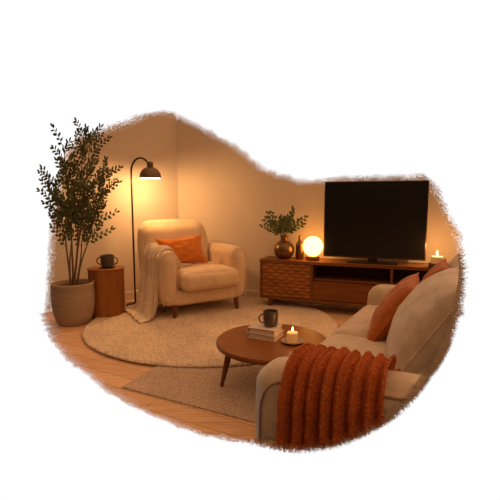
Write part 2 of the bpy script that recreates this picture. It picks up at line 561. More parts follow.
def skirting(name, U, N, s0, s1):
    bm = bmesh.new()
    prof = [(-0.001, 0.001), (-0.016, 0.001), (-0.016, 0.095), (-0.011, 0.108), (-0.001, 0.112)]
    A = [bm.verts.new(CORNER + U * s0 + N * a + Vector((0, 0, z))) for a, z in prof]
    B = [bm.verts.new(CORNER + U * s1 + N * a + Vector((0, 0, z))) for a, z in prof]
    for k in range(5):
        bm.faces.new((A[k], A[(k + 1) % 5], B[(k + 1) % 5], B[k]))
    bm.faces.new(A); bm.faces.new(B[::-1])
    o = obj(name, bm, M_BASE, smooth=False)
    o['kind'] = 'structure'
skirting('baseboard_back', UB, NB, 0.02, 3.30)
skirting('baseboard_left', UL, NL, 0.02, 1.56)

# ---------------------------------------------------------------- rugs
def rug_rect():
    A, B, D = Vector((-0.857, 2.683, 0)), Vector((0.017, 2.239, 0)), Vector((-0.60, 3.45, 0))
    e1 = (B - A).normalized(); e2 = (D - A)
    e2 = (e2 - e1 * e2.dot(e1) * 0.6).normalized()
    Lx, Ly = 1.30, 1.25
    def f(u, v):
        p = A + e1 * (u * Lx) + e2 * (v * Ly)
        e = min(u, 1 - u) * Lx, min(v, 1 - v) * Ly
        z = 0.0075 + 0.0035 * noise.noise(p * 45) + 0.002 * noise.noise(p * 110)
        if min(e) < 0.01: z -= 0.002
        return (p.x, p.y, z)
    return sheet(f, 150, 150, 0.008)
tag(obj('area_rug', rug_rect(), M_RUG2), 'rectangular brown pile rug lying under the coffee table, its straight edge towards the front', 'rug')

def rug_round(R, sx):
    bm = bmesh.new()
    rings = []
    nr, na = 95, 300
    c = bm.verts.new((0, 0, 0.02))
    for i in range(1, nr + 1):
        r = R * i / nr
        ring = []
        for k in range(na):
            a = 2 * PI * k / na
            p = Vector((r * sx * math.cos(a), r * math.sin(a), 0))
            z = 0.020 + 0.009 * noise.noise(p * 34) + 0.005 * noise.noise(p * 80)
            if i == nr: z = 0.010
            if i >= nr - 1:
                p *= 1 + 0.004 * noise.noise(p * 60)
            ring.append(bm.verts.new((p.x, p.y, z)))
        rings.append(ring)
    rings.append([bm.verts.new((v.co.x * .998, v.co.y * .998, 0.0)) for v in rings[-1]])
    for k in range(na): bm.faces.new((c, rings[0][k], rings[0][(k + 1) % na]))
    for a, b in zip(rings, rings[1:]):
        for k in range(na):
            bm.faces.new((a[k], b[k], b[(k + 1) % na], a[(k + 1) % na]))
    bm.faces.new(rings[-1][::-1])
    return bm
rr = tag(obj('round_rug', rug_round(1.15, 1.08), M_RUG), 'large round beige shag rug in front of the armchair', 'rug')
rr.location = (-0.375, 4.14, 0.014)

# ---------------------------------------------------------------- floor lamp
t = thing('floor_lamp', 'tall black arched floor lamp with a lit dome shade', 'lamp', (-1.372, 4.92, 0))
obj('base', lathe([(0, 0.0), (0.105, 0.0), (0.11, 0.006), (0.108, 0.016), (0.02, 0.022), (0.016, 0.03), (0, 0.03)]), M_BLACK, t)
pts = [(0, 0, 0.02), (0, 0, 1.0), (0, 0, 1.45)]
for k in range(0, 13):
    a = PI - PI * k / 12 * 0.95
    pts.append((0.1125 + 0.1125 * math.cos(a), -0.02 * k / 12, 1.565 + 0.165 * math.sin(a)))
bm = bmesh.new(); tube(bm, pts, 0.0105, 10)
obj('pole', bm, M_BLACK, t)
HX, HY, HZ = 0.225, -0.02, 1.50
shp = []
for k in range(11):
    a = PI / 2 * k / 10
    shp.append((0.124 * math.cos(a) ** 0.8 if k < 10 else 0.03, 0.125 * math.sin(a)))
prof = shp + [(0.03, 0.127)]
outer = lathe([(0.123, 0.0)] + prof + [(0, 0.127)], 44)
sh = obj('lamp_shade', outer, M_SHADE, t); sh.location = (HX, HY, HZ)
bm = lathe([(0.121, -0.0005)] + [(r * .965, z * .95) for r, z in shp[:-1]] + [(0, 0.118)], 44)
si = obj('shade_lining', bm, M_SHADE_IN, sh)
# open the mouth: remove nothing, shells are single-walled domes; the cap cylinder
cp = obj('lamp_socket', lathe([(0, 0.115), (0.036, 0.115), (0.036, 0.175), (0.028, 0.182), (0.012, 0.188), (0, 0.188)], 24), M_SHADE, t); cp.location = (HX, HY, HZ)
bl = obj('bulb', lathe([(0, -0.0), (0.022, 0.004), (0.036, 0.02), (0.04, 0.038), (0.034, 0.058), (0.018, 0.082), (0, 0.09)], 24), M_BULB, t)
bl.location = (HX, HY, HZ + 0.004)
ld = bpy.data.lights.new('lamp_light', 'POINT'); ld.energy = LAMP_W; ld.color = (1, 0.56, 0.22); ld.shadow_soft_size = 0.05
lo = bpy.data.objects.new('lamp_light', ld); C.objects.link(lo); lo.parent = t; lo.location = (HX, HY, HZ - 0.03)

# ---------------------------------------------------------------- side table with cup
t = thing('side_table', 'round solid wood drum side table between the potted tree and the lamp', 'side table', (-1.545, 4.45, 0))
bm = bmesh.new()
n = 120
zs = [(0.0, 0.96), (0.02, 0.96), (0.025, 1.0), (0.515, 1.0)]
rings = []
for z, k in zs:
    rings.append([bm.verts.new(((0.185 * k - (0.0035 if i % 5 == 0 else 0)) * math.cos(2 * PI * i / n), (0.185 * k - (0.0035 if i % 5 == 0 else 0)) * math.sin(2 * PI * i / n), z)) for i in range(n)])
for a, b in zip(rings, rings[1:]):
    for k in range(n): bm.faces.new((a[k], a[(k + 1) % n], b[(k + 1) % n], b[k]))
bm.faces.new(rings[0][::-1]); bm.faces.new(rings[-1])
obj('drum_body', bm, M_STUMP, t)
tp = obj('table_top', lathe([(0, 0), (0.188, 0), (0.191, 0.004), (0.191, 0.014), (0.188, 0.018), (0, 0.018)], 64), M_STUMP, t)
tp.location = (0, 0, 0.515)
sd_ = tag(obj('saucer', lathe([(0, 0), (0.045, 0), (0.05, 0.004), (0.082, 0.010), (0.083, 0.013), (0.045, 0.008), (0, 0.008)], 40), M_CERAMIC),
          'small dark saucer under the two-handled cup on the side table', 'saucer')
sd_.location = (-1.52, 4.43, 0.5335)
def mug(name, R, H, mat, handles, label, cat, loc, rz=0, hs=1.0):
    t = thing(name, label, cat, loc, rz)
    prof = [(0, 0), (R * .72, 0), (R * .86, H * .05), (R * .95, H * .25), (R, H * .55), (R, H * .97), (R * .98, H), (R * .92, H * .97),
            (R * .9, H * .5), (R * .8, H * .1), (0, H * .08)]
    obj('cup', lathe(prof, 40), mat, t)
    for s in handles:
        bm = bmesh.new()
        P = []
        for k in range(13):
            a = PI * k / 12
            P.append((s * (R * .93 + R * .62 * hs * math.sin(a)), 0, H * .52 + H * .30 * math.cos(a)))
        tube(bm, P, R * .095, 8)
        obj('handle', bm, mat, t)
    cf = obj('coffee', lathe([(0, H * .84), (R * .915, H * .84), (R * .915, H * .82), (0, H * .82)], 32), M_WICK, t)
    return t
mug('cup', 0.070, 0.128, M_CERAMIC, (-1, 1), 'dark round cup with two handles on the wooden drum side table', 'cup', (-1.52, 4.43, 0.542), 0.1, 1.0)

# ---------------------------------------------------------------- plants
def leaf(bm, base, d, nrm, Lf, W, mi=0):
    d = d.normalized(); s = d.cross(nrm)
    if s.length < 1e-4: s = d.orthogonal()
    s.normalize(); nn = s.cross(d).normalized()
    prof = [(0, 0), (0.25, 0.42), (0.55, 0.5), (0.82, 0.3), (1, 0)]
    mid = [bm.verts.new(base + d * (Lf * a) - nn * (0.10 * Lf * a * a)) for a, _ in prof]
    for sg in (-1, 1):
        ed = [bm.verts.new(base + d * (Lf * a) + s * (sg * W * b) + nn * (0.12 * W - 0.10 * Lf * a * a)) for a, b in prof[1:-1]]
        seq = [mid[0]] + ed + [mid[-1]]
        for k in range(4):
            q = []
            for v in (mid[k], mid[k + 1], seq[k + 1], seq[k]):
                if v not in q: q.append(v)
            if len(q) > 2:
                f = bm.faces.new(q); f.material_index = mi

def twig(bmL, bmS, base, d, length, nl, Lf, W, r0=0.003, droop=0.15, R=rnd):
    pts = []
    p = Vector(base); d = Vector(d).normalized()
    seg = 8
    for k in range(seg + 1):
        pts.append(p.copy())
        d = (d + Vector((R.uniform(-.06, .06), R.uniform(-.06, .06), R.uniform(-.04, .04) - droop * 0.1))).normalized()
        p = p + d * (length / seg)
    if bmS is not None: tube(bmS, pts, [r0 * (1 - .7 * k / seg) for k in range(seg + 1)], 5)
    for i in range(nl):
        t = 0.12 + 0.88 * (i + .5) / nl
        x = t * seg; k = min(int(x), seg - 1)
        q = pts[k].lerp(pts[k + 1], x - k)
        ax = (pts[k + 1] - pts[k]).normalized()
        side = ax.cross(Vector((0, -1, 0.15)))
        if side.length < .1: side = ax.orthogonal()
        side.normalize()
        sg = 1 if i % 2 else -1
        dd = ax * R.uniform(.55, 1.0) + side * sg * R.uniform(.7, 1.0) + Vector((0, R.uniform(-.45, .35), R.uniform(-.1, .2)))
        nr = Vector((R.uniform(-.5, .5), -1, R.uniform(-.1, .9)))
        leaf(bmL, q, dd, nr, Lf * R.uniform(.75, 1.15) * (1 - .25 * t), W * R.uniform(.8, 1.15) * (1 - .2 * t))
    leaf(bmL, pts[-1], d, Vector((0, -1, .3)), Lf * .8, W * .7)
    return pts

# potted tree
PX, PY = -1.80, 4.19
t = thing('potted_tree', 'tall leafy indoor tree in a round stone pot at the left wall', 'plant', (PX, PY, 0))
prof = [(0, 0.0), (0.145, 0.0), (0.165, 0.02), (0.19, 0.10), (0.205, 0.20), (0.207, 0.30), (0.203, 0.385), (0.206, 0.395), (0.206, 0.42),
        (0.197, 0.424), (0.188, 0.415), (0.186, 0.36), (0, 0.36)]
obj('pot', lathe(prof, 64), M_POT, t)
bm = lathe([(0, 0.385), (0.09, 0.383), (0.186, 0.376), (0.186, 0.355), (0, 0.355)], 40)
for v in bm.verts: v.co.z += 0.004 * noise.noise(v.co * 60)
obj('soil', bm, M_SOIL, t)
bmL, bmS = bmesh.new(), bmesh.new()
R = random.Random(21)
def tip(px, py, dy=0.0):
    """crown targets given as metres right of and above the pot"""
    return Vector((px, dy, py))
stems = [
    (Vector((-.03, 0, .38)), tip(-.34, 1.40, .05), 0.012), (Vector((-.01, .02, .38)), tip(-.16, 1.72, -.05), 0.012),
    (Vector((.01, 0, .38)), tip(.02, 1.84, .05), 0.014), (Vector((.02, -.02, .38)), tip(.16, 1.78, -.08), 0.012),
    (Vector((.04, .01, .38)), tip(.30, 1.45, .05), 0.011), (Vector((-.02, -.03, .38)), tip(-.02, 1.5, -.15), 0.011),
    (Vector((.03, .03, .38)), tip(.06, 1.35, .15), 0.010)]
for b, e, r in stems:
    P = []
    for k in range(13):
        s = k / 12
        ctr = Vector((b.x + (e.x - b.x) * (s ** 1.25), b.y + (e.y - b.y) * s, b.z + (e.z - b.z) * s))
        ctr += Vector((noise.noise(Vector((s * 3, r * 999, 1))) * .03, noise.noise(Vector((s * 3, r * 999, 7))) * .03, 0)) * math.sin(PI * s)
        P.append(ctr)
    tube(bmS, P, [r * (1 - .72 * k / 12) for k in range(13)], 7)
    for k in range(13):
        s = 0.36 + 0.64 * (k + R.random() * .7) / 13
        x = s * 12; i = min(int(x), 11)
        q = P[i].lerp(P[i + 1], x - i)
        ax = (P[i + 1] - P[i]).normalized()
        sg = 1 if k % 2 else -1
        out_ = Vector((sg * R.uniform(.35, 1.0), R.uniform(-.5, .35), 0))
        d = ax * R.uniform(.7, 1.1) + out_ * R.uniform(.5, .9)
        ln = R.uniform(.17, .30) * (1.15 - .4 * s)
        twig(bmL, bmS, q, d, ln, R.randint(8, 11), 0.062, 0.030, R=R)
for b, d, ln in [((.10, -.02, .78), (1, -.05, .62), .36), ((.13, 0, .95), (1, -.1, .55), .36), ((.17, 0, 1.2), (1, 0, .7), .34), ((-.12, 0, 1.0), (-1, -.1, .8), .30),
                 ((-.20, 0, 1.15), (-1, 0, .6), .28), ((-.05, 0, 1.0), (-.5, -.3, 1), .3), ((.02, 0, .95), (.3, -.3, 1), .3), ((-.22, 0, 1.3), (-.8, 0, .9), .28),
                 ((.2, 0, 1.38), (1, 0, .6), .3), ((.06, 0, 1.7), (.7, 0, 1), .25), ((.1, 0, 1.62), (1, -.1, .9), .28)]:
    twig(bmL, bmS, Vector(b), Vector(d), ln, 11, 0.062, 0.030, R=R)
for m_ in (bmL, bmS):
    for v in m_.verts:
        if v.co.z > .38: v.co = Vector((v.co.x * .86 + .108 * (v.co.z - .38) ** .8, v.co.y, .38 + (v.co.z - .38) * 1.045))
obj('trunk', bmS, M_BARK, t)
obj('foliage', bmL, M_LEAF, t, smooth=False)

# ---------------------------------------------------------------- armchair
CH = thing('armchair', 'large cream upholstered armchair with rounded arms in the corner', 'armchair', (-0.455, 4.42, 0.028), math.radians(31))
AW, AD = 0.90, 0.80
# local: front at y=-0.05.., back at y=+0.75 ; x right
body = obj('seat_base', puffbox(0.80, 0.72, 0.165, 0.04, 0, .01, 0, 16, .002, 1), M_CHAIR, CH); body.location = (0, 0.36, 0.125)
def armshape(sg):
    def f(o):
        # swell outwards at the top, fall away to the back
        k = o.z / 0.60
        o.x += sg * 0.018 * math.sin(PI * min(1, k)) + sg * 0.012 * k
        o.z -= 0.035 * max(0, (o.y + .36) / .72) * 0 
        return o
    return f
for sg in (-1, 1):
    a = obj('arm', puffbox(0.20, 0.76, 0.575, 0.09, 0.012, 0.012, 0.012, 24, .004, sg * 5, armshape(sg)), M_CHAIR, CH)
    a.location = (sg * 0.385 - .012, 0.36, 0.125)
    bm = bmesh.new()
    P = []
    for k in range(25):
        s = k / 24
        if s < .3: p = (-0.092, 0, 0.02 + 1.57 * s)
        elif s > .7: p = (0.092, 0, 0.02 + 1.57 * (1 - s))
        else:
            aa = PI - PI * (s - .3) / .4
            p = (0.092 * math.cos(aa), 0, 0.491 + 0.078 * math.sin(aa))
        kz = p[2] / .6
        P.append((p[0] + sg * (0.018 * math.sin(PI * min(1, kz)) + .012 * kz), -0.358, p[2]))
    tube(bm, P, 0.004, 6)
    obj('piping', bm, M_CHAIR, a)
def backshape(o):
    k = max(0, o.z) / 0.66
    o.y += 0.13 * k * k
    # round shoulders
    w_ = 1 - 0.10 * max(0, k - .55) ** 1.3 / .45
    o.x *= w_
    return o
bk = obj('backrest', puffbox(0.85, 0.24, 0.67, 0.12, 0.01, 0.03, 0.012, 26, .006, 3, backshape), M_CHAIR, CH); bk.location = (-0.105, 0.645, 0.31)
st = obj('seat_cushion', puffbox(0.655, 0.72, 0.20, 0.07, 0.012, 0.025, 0.03, 24, .004, 9), M_CHAIR, CH); st.location = (0.018, 0.24, 0.285)
for x, y in ((-0.36, 0.03), (0.36, 0.03), (-0.34, 0.66), (0.34, 0.66)):
    sx_ = math.copysign(1, x)
    obj('leg', leg_mesh((x, y, 0.14), (x + .012 * sx_, y + (-.012 if y < .3 else .02), 0.0), 0.031, 0.020), M_WALNUT_LEG, CH)

def chair_pt(x, y, z):
    return CH.matrix_basis @ Vector((x, y, z))
MC = Matrix.Translation((-0.455, 4.42, 0.028)) @ Matrix.Rotation(math.radians(31), 4, 'Z')

# orange lumbar cushion on the chair
pc = thing('lumbar_cushion', 'bright orange oblong cushion leaning in the cream armchair', 'cushion')
pc.matrix_basis = MC @ Matrix.Translation((-0.145, 0.335, 0.66)) @ Matrix.Rotation(math.radians(-24), 4, 'X') @ Matrix.Rotation(math.radians(-3), 4, 'Y')
obj('cushion_cover', pillow(0.55, 0.34, 0.16, 28, 0.15, 4), M_ORANGE, pc)
bm = bmesh.new(); tube(bm, pillow_rim(0.55, 0.34, 16, 0.15), 0.0035, 6, True)
obj('piping', bm, M_ORANGE, pc)

# knitted blanket over the left arm
path = [(-0.10, 0, 0.53), (-0.20, 0, 0.54), (-0.262, 0, 0.62), (-0.30, 0, 0.70), (-0.375, 0, 0.745), (-0.46, 0, 0.735), (-0.525, 0, 0.66), (-0.545, 0, 0.50),
        (-0.57, 0, 0.34), (-0.60, 0, 0.17), (-0.65, 0, 0.045), (-0.75, 0, 0.022)]
def blanket(u, v):
    p = spline(path, v)
    yl = spline([(0.02, 0, 0), (0.02, 0, 0), (-0.04, 0, 0), (-0.10, 0, 0), (-0.12, 0, 0), (-0.14, 0, 0), (-0.17, 0, 0)], v).x     # front rim
    yr = spline([(0.12, 0, 0), (0.22, 0, 0), (0.36, 0, 0), (0.46, 0, 0), (0.48, 0, 0), (0.47, 0, 0), (0.47, 0, 0)], v).x        # back rim
    y = yl + (yr - yl) * u + 0.16
    tg = (spline(path, min(1, v + .01)) - spline(path, max(0, v - .01))).normalized()
    nn = Vector((tg.z, 0, -tg.x)) * -1
    amp = 0.032 + 0.030 * max(0, v - .35)
    ph = u * 4.6 * 2 * PI + 0.8 * math.sin(v * 4)
    f = amp * (abs(math.sin(ph / 2)) ** 0.8 * 1.5)
    f += 0.006 * noise.noise(Vector((u * 6, v * 9, 2)))
    q = p + nn * f
    y += 0.012 * math.sin(ph)
    z = max(q.z, 0.016)
    if v > .93: z += 0.010 * abs(math.sin(ph / 2))
    return (q.x - .03 * max(0, v - .85) * math.sin(u * 9), y, z)
bb = obj('knitted_blanket', sheet(blanket, 70, 110, 0.012), M_BLANKET)
bb.matrix_basis = MC
tag(bb, 'beige chunky knit blanket draped over the left arm of the armchair down to the rug', 'blanket')

# ---------------------------------------------------------------- media console
ST = thing('media_console', 'long walnut media console with a carved wavy door and open shelves along the back wall', 'media console',
           (0.115, 4.785, 0), math.radians(-20))
SL, SD, Z0, Z1 = 2.03, 0.32, 0.12, 0.575
obj('top_panel', bx((SL / 2, SD / 2, Z1 - .0175), (SL + .01, SD + .01, 0.035), 0.003), M_WALNUT, ST, False)
obj('bottom_panel', bx((SL / 2, SD / 2, Z0 + .0125), (SL, SD, 0.025), 0.002), M_WALNUT, ST, False)
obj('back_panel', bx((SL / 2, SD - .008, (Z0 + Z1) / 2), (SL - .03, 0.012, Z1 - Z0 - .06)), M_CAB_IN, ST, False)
D1, D2 = 0.60, 1.44
for x in (0.0125, D1, D2, SL - .0125):
    obj('side_panel' if x in (0.0125, SL - .0125) else 'divider', bx((x, SD / 2 - .002, (Z0 + Z1) / 2 - .005), (0.025, SD - .008, Z1 - Z0 - .055)), M_WALNUT, ST, False)
obj('shelf', bx(((D1 + D2) / 2, SD / 2 + .01, 0.372), (D2 - D1 - .025, SD - .04, 0.02)), M_WALNUT, ST, False)
obj('shelf', bx(((D2 + SL) / 2, SD / 2 + .01, 0.372), (SL - D2 - .04, SD - .04, 0.02)), M_WALNUT, ST, False)
obj('drawer', bx(((D1 + D2) / 2, 0.012, 0.255), (D2 - D1 - .03, 0.02, 0.205), 0.002), M_WALNUT, ST, False)
obj('drawer', bx(((D2 + SL) / 2, 0.012, 0.255), (SL - D2 - .045, 0.02, 0.205), 0.002), M_WALNUT, ST, False)
# carved door
w0, w1, h0, h1 = 0.03, D1 - .016, Z0 + .03, Z1 - .04
nr = 10
def door_pt(u, v):
    x = w0 + (w1 - w0) * u; z = h0 + (h1 - h0) * v
    row = v * nr
    ph = PI * (int(min(row, nr - 1e-4)) % 2)
    s = 0.5 + 0.5 * math.sin(u * 2 * PI * 4.5 + ph)
    prof = abs(math.sin(PI * row)) ** 0.6
    return (x, 0.016 - 0.024 * prof * (0.25 + 0.75 * s), z)
obj('carved_door', sheet(door_pt, 90, 120, 0.008), M_CARVED, ST, False)
for x, y in ((0.13, 0.05), (SL - .13, 0.05), (0.13, SD - .06), (SL - .13, SD - .06)):
    obj('leg', leg_mesh((x, y, Z0 + .002), (x + (0.03 if x > 1.2 else -.03 if x < .5 else 0), y - (.02 if y < .1 else -.01), 0), 0.032, 0.019), M_WALNUT_LEG, ST)
MS = Matrix.Translation((0.115, 4.785, 0)) @ Matrix.Rotation(math.radians(-20), 4, 'Z')
def on_stand(x, y, z=0.0):
    return MS @ Vector((x, y, Z1 + .0005 + z))

# television
TV = thing('television', 'large black flat television standing on the media console', 'television', on_stand(1.232, 0.17), math.radians(-20))
TWd, THt, TB = 1.065, 0.83, 0.045
obj('frame', bx((0, 0, TB + THt / 2), (TWd, 0.035, THt), 0.006), M_BEZEL, TV, False)
obj('screen', bx((0, -0.0175, TB + THt / 2 + .004), (TWd - .022, 0.006, THt - .03), 0.001), M_SCREEN, TV, False)
obj('stand_neck', bx((0, 0.0, 0.03), (0.10, 0.03, 0.045), 0.004), M_BLACK, TV, False)
obj('stand_base', bx((0, -0.03, 0.005), (0.52, 0.20, 0.010), 0.004), M_BLACK, TV, False)

# vase with leafy stems
V = thing('brass_vase', 'round aged brass vase on the left end of the media console', 'vase', on_stand(0.245, 0.15))
vp = [(0, 0)]
for k in range(0, 15):
    a = -PI / 2 + .45 + (PI - .45 - .38) * k / 14
    vp.append((0.120 * math.cos(a), 0.112 + 0.114 * math.sin(a) - 0.011))
vp += [(0.043, 0.222), (0.042, 0.245), (0.05, 0.262), (0.046, 0.264), (0.037, 0.245), (0.036, 0.225), (0.03, 0.2), (0, 0.19)]
obj('vase_body', lathe(vp, 48), M_BRASS, V)
bmL, bmS = bmesh.new(), bmesh.new()
R = random.Random(5)
for k in range(22):
    a = 2 * PI * k / 22 + R.uniform(-.2, .2)
    el = R.uniform(.35, 1.5) if k % 3 else R.uniform(1.0, 1.5)
    d = Vector((math.cos(a) * math.cos(el), math.sin(a) * math.cos(el) * .55, math.sin(el)))
    b0 = Vector((math.cos(a) * .016, math.sin(a) * .016, 0.215))
    mid = b0 + Vector((math.cos(a) * .012, math.sin(a) * .012, 0.055))
    tube(bmS, [b0, b0.lerp(mid, .5), mid], 0.0022, 5)
    twig(bmL, bmS, mid, d + Vector((0, 0, .12)), R.uniform(.19, .30) * (1.1 if abs(math.cos(a)) > .6 else .85), R.randint(8, 11), 0.062, 0.034, 0.0022, .5, R)
fl = thing('leafy_branches', 'bunch of green leafy branches standing in the round brass vase', 'branches', on_stand(0.232, 0.15))
obj('stems', bmS, M_BARK, fl)
obj('foliage', bmL, M_LEAF2, fl, smooth=False)

b = tag(obj('brass_bottle', lathe([(0, 0), (0.042, 0), (0.047, 0.006), (0.047, 0.15), (0.044, 0.175), (0.030, 0.198), (0.017, 0.215), (0.015, 0.25), (0.018, 0.254),
                                   (0.018, 0.268), (0.012, 0.27), (0.011, 0.25), (0, 0.25)], 32), M_BRASS),
        'slim brown metallic bottle between the round vase and the globe lamp', 'bottle')
b.location = on_stand(0.425, 0.17)

G = thing('globe_lamp', 'glowing round globe table lamp on the media console beside the television', 'lamp', on_stand(0.585, 0.13))
obj('base', lathe([(0, 0), (0.072, 0), (0.076, 0.004), (0.076, 0.042), (0.070, 0.048), (0, 0.048)], 36), M_WALNUT_TOP, G)
gp = [(0.0, 0.044)]
for k in range(1, 22):
    a = -PI / 2 + PI * k / 21
    gp.append((0.112 * math.cos(a) if k < 21 else 0, 0.157 + 0.112 * math.sin(a)))
obj('glass_globe', lathe(gp, 48), M_GLOBE, G)

def candle(loc, R_, H_, label, sc_flame=1.0, power=CANDLE_W):
    t = thing('candle', label, 'candle', loc)
    obj('wax', lathe([(0, 0), (R_ * .97, 0), (R_, 0.003), (R_, H_ - .003), (R_ * .95, H_), (R_ * .75, H_ - .004), (R_ * .3, H_ - .008), (0, H_ - .008)], 36), M_WAX, t)
    bm = bmesh.new(); tube(bm, [(0, 0, H_ - .01), (0.001, 0, H_ + .010)], 0.0014, 6)
    obj('wick', bm, M_WICK, t)
    s = sc_flame
    obj('flame', lathe([(0, H_ + .006), (0.005 * s, H_ + .011), (0.0075 * s, H_ + .006 + .014 * s), (0.006 * s, H_ + .006 + .024 * s), (0.0025 * s, H_ + .006 + .036 * s), (0, H_ + .006 + .046 * s)], 16), M_FLAME, t)
    l = bpy.data.lights.new('candle_light', 'POINT'); l.energy = power; l.color = (1, 0.47, 0.14); l.shadow_soft_size = 0.012
    o = bpy.data.objects.new('candle_light', l); C.objects.link(o); o.parent = t; o.location = (0, 0, H_ + .006 + .062 * s)
    return t
# candle on the console
cl = on_stand(1.865, 0.045)
h = tag(obj('candle_bowl', lathe([(0, 0), (0.066, 0), (0.074, 0.006), (0.076, 0.020), (0.077, 0.042), (0.073, 0.044), (0.068, 0.040), (0.066, 0.018), (0, 0.016)], 40), M_CERAMIC),
        'low dark bowl holding the lit candle at the right of the television', 'candle holder')
h.location = cl
candle((cl.x, cl.y, cl.z + .0165), 0.056, 0.094, 'lit pillar candle in the low dark bowl right of the television', 1.25, 5.0)

# ---------------------------------------------------------------- coffee table
CT = thing('coffee_table', 'round walnut coffee table with splayed tapered legs in front of the sofa', 'coffee table', (0.150, 2.745, 0.012))
TZ, TR = 0.302, 0.378
obj('tabletop', lathe([(0, TZ - .036), (TR - .014, TZ - .036), (TR - .003, TZ - .028), (TR, TZ - .018), (TR - .001, TZ - .006), (TR - .006, TZ), (0, TZ)], 96), M_WALNUT_TOP, CT)
for deg in (190, 265, 355, 85):
    a = math.radians(deg)
    obj('leg', leg_mesh((0.285 * math.cos(a), 0.285 * math.sin(a), TZ - .035), (0.345 * math.cos(a), 0.345 * math.sin(a), 0), 0.026, 0.013), M_WALNUT_LEG, CT)
TT = TZ + 0.0125
def book(name_rz, z, w_, d_, h_, label, loc):
    t = thing('book', label, 'book', (loc[0], loc[1], z), name_rz, 'books stacked on the coffee table')
    obj('pages', bx((0.002, 0, h_ / 2), (w_ - .012, d_ - .010, h_ - .006)), M_PAPER, t, False)
    bm = bmesh.new()
    box(bm, (0, 0, 0.0015), (w_, d_, 0.003), 0.0008)
    box(bm, (0, 0, h_ - .0015), (w_, d_, 0.003), 0.0008)
    obj('cover', bm, M_COVER, t, False)
    obj('spine', bx((-w_ / 2 - .001, 0, h_ / 2), (0.005, d_, h_), 0.002), M_COVER, t, False)
BXY = (0.108, 2.81)
book(math.radians(-26), TT, 0.205, 0.165, 0.038, 'pale hardback book at the bottom of the stack of two', BXY)
book(math.radians(-24), TT + .0385, 0.195, 0.158, 0.034, 'pale hardback book on top of the stack, right under the mug', (BXY[0] - .002, BXY[1] + .004))
mug('mug', 0.052, 0.108, M_CERAMIC, (-1,), 'dark glazed coffee mug standing on the two books', 'mug', (0.142, 2.815, TT + .0730), math.radians(8), 1.0)
s = tag(obj('saucer', lathe([(0, 0), (0.05, 0), (0.055, 0.003), (0.073, 0.012), (0.075, 0.015), (0.055, 0.009), (0, 0.007)], 40), M_STONEWARE),
        'small stoneware saucer under the candle on the coffee table', 'saucer')
s.location = (0.280, 2.685, TT)
candle((0.280, 2.685, TT + .0075), 0.037, 0.062, 'short lit candle on the saucer on the coffee table', 0.75, 0.28)

# ---------------------------------------------------------------- sofa
SO = Vector((0.0, 1.63, 0))
SU = Vector((0.50, 0.866, 0))
SV = Vector((0.93, -0.36, 0)).normalized()
def sp_(a, b, z): return SO + SU * a + SV * b + Vector((0, 0, z))
def sofa_block(a0, a1, b0, b1, z0, z1, r, pa=0, pb=0, pz=0, n=24, wr=0.004, seed=0, fn=None):
    bm = puffbox(a1 - a0, b1 - b0, z1 - z0, r, pa, pb, pz, n, wr, seed, fn)
    for v in bm.verts:
        v.co = sp_((a0 + a1) / 2 + v.co.x, (b0 + b1) / 2 + v.co.y, z0 + v.co.z)
    return bm

# the place breaks off along one torn surface: these planes bound what is kept of the sofa and of what lies on it
def tear_planes():
    c, s = math.cos(PITCH), math.sin(PITCH)
    rim = [(225, 433), (256, 438), (294, 444), (318, 443), (343, 436), (374, 421), (402, 400), (426, 369), (439, 348), (448, 326), (454, 304), (458, 282), (459, 262), (455, 236)]
    D = []
    rim = [tuple(spline([(a_, b_, 0) for a_, b_ in rim], k / 34))[:2] for k in range(35)]
    for q in rim:
        x, y = (q[0] - 250) / 420, -(q[1] - 250) / 420
        D.append(Vector((x, c + y * s, -s + y * c)))
    return [(a.cross(b).normalized()) for a, b in zip(D, D[1:])]
PLANES = tear_planes()
mid_dir = Vector((0.25, 1, -0.2))
PLANES = [n if n.dot(mid_dir) < 0 else -n for n in PLANES]      # normals point outwards

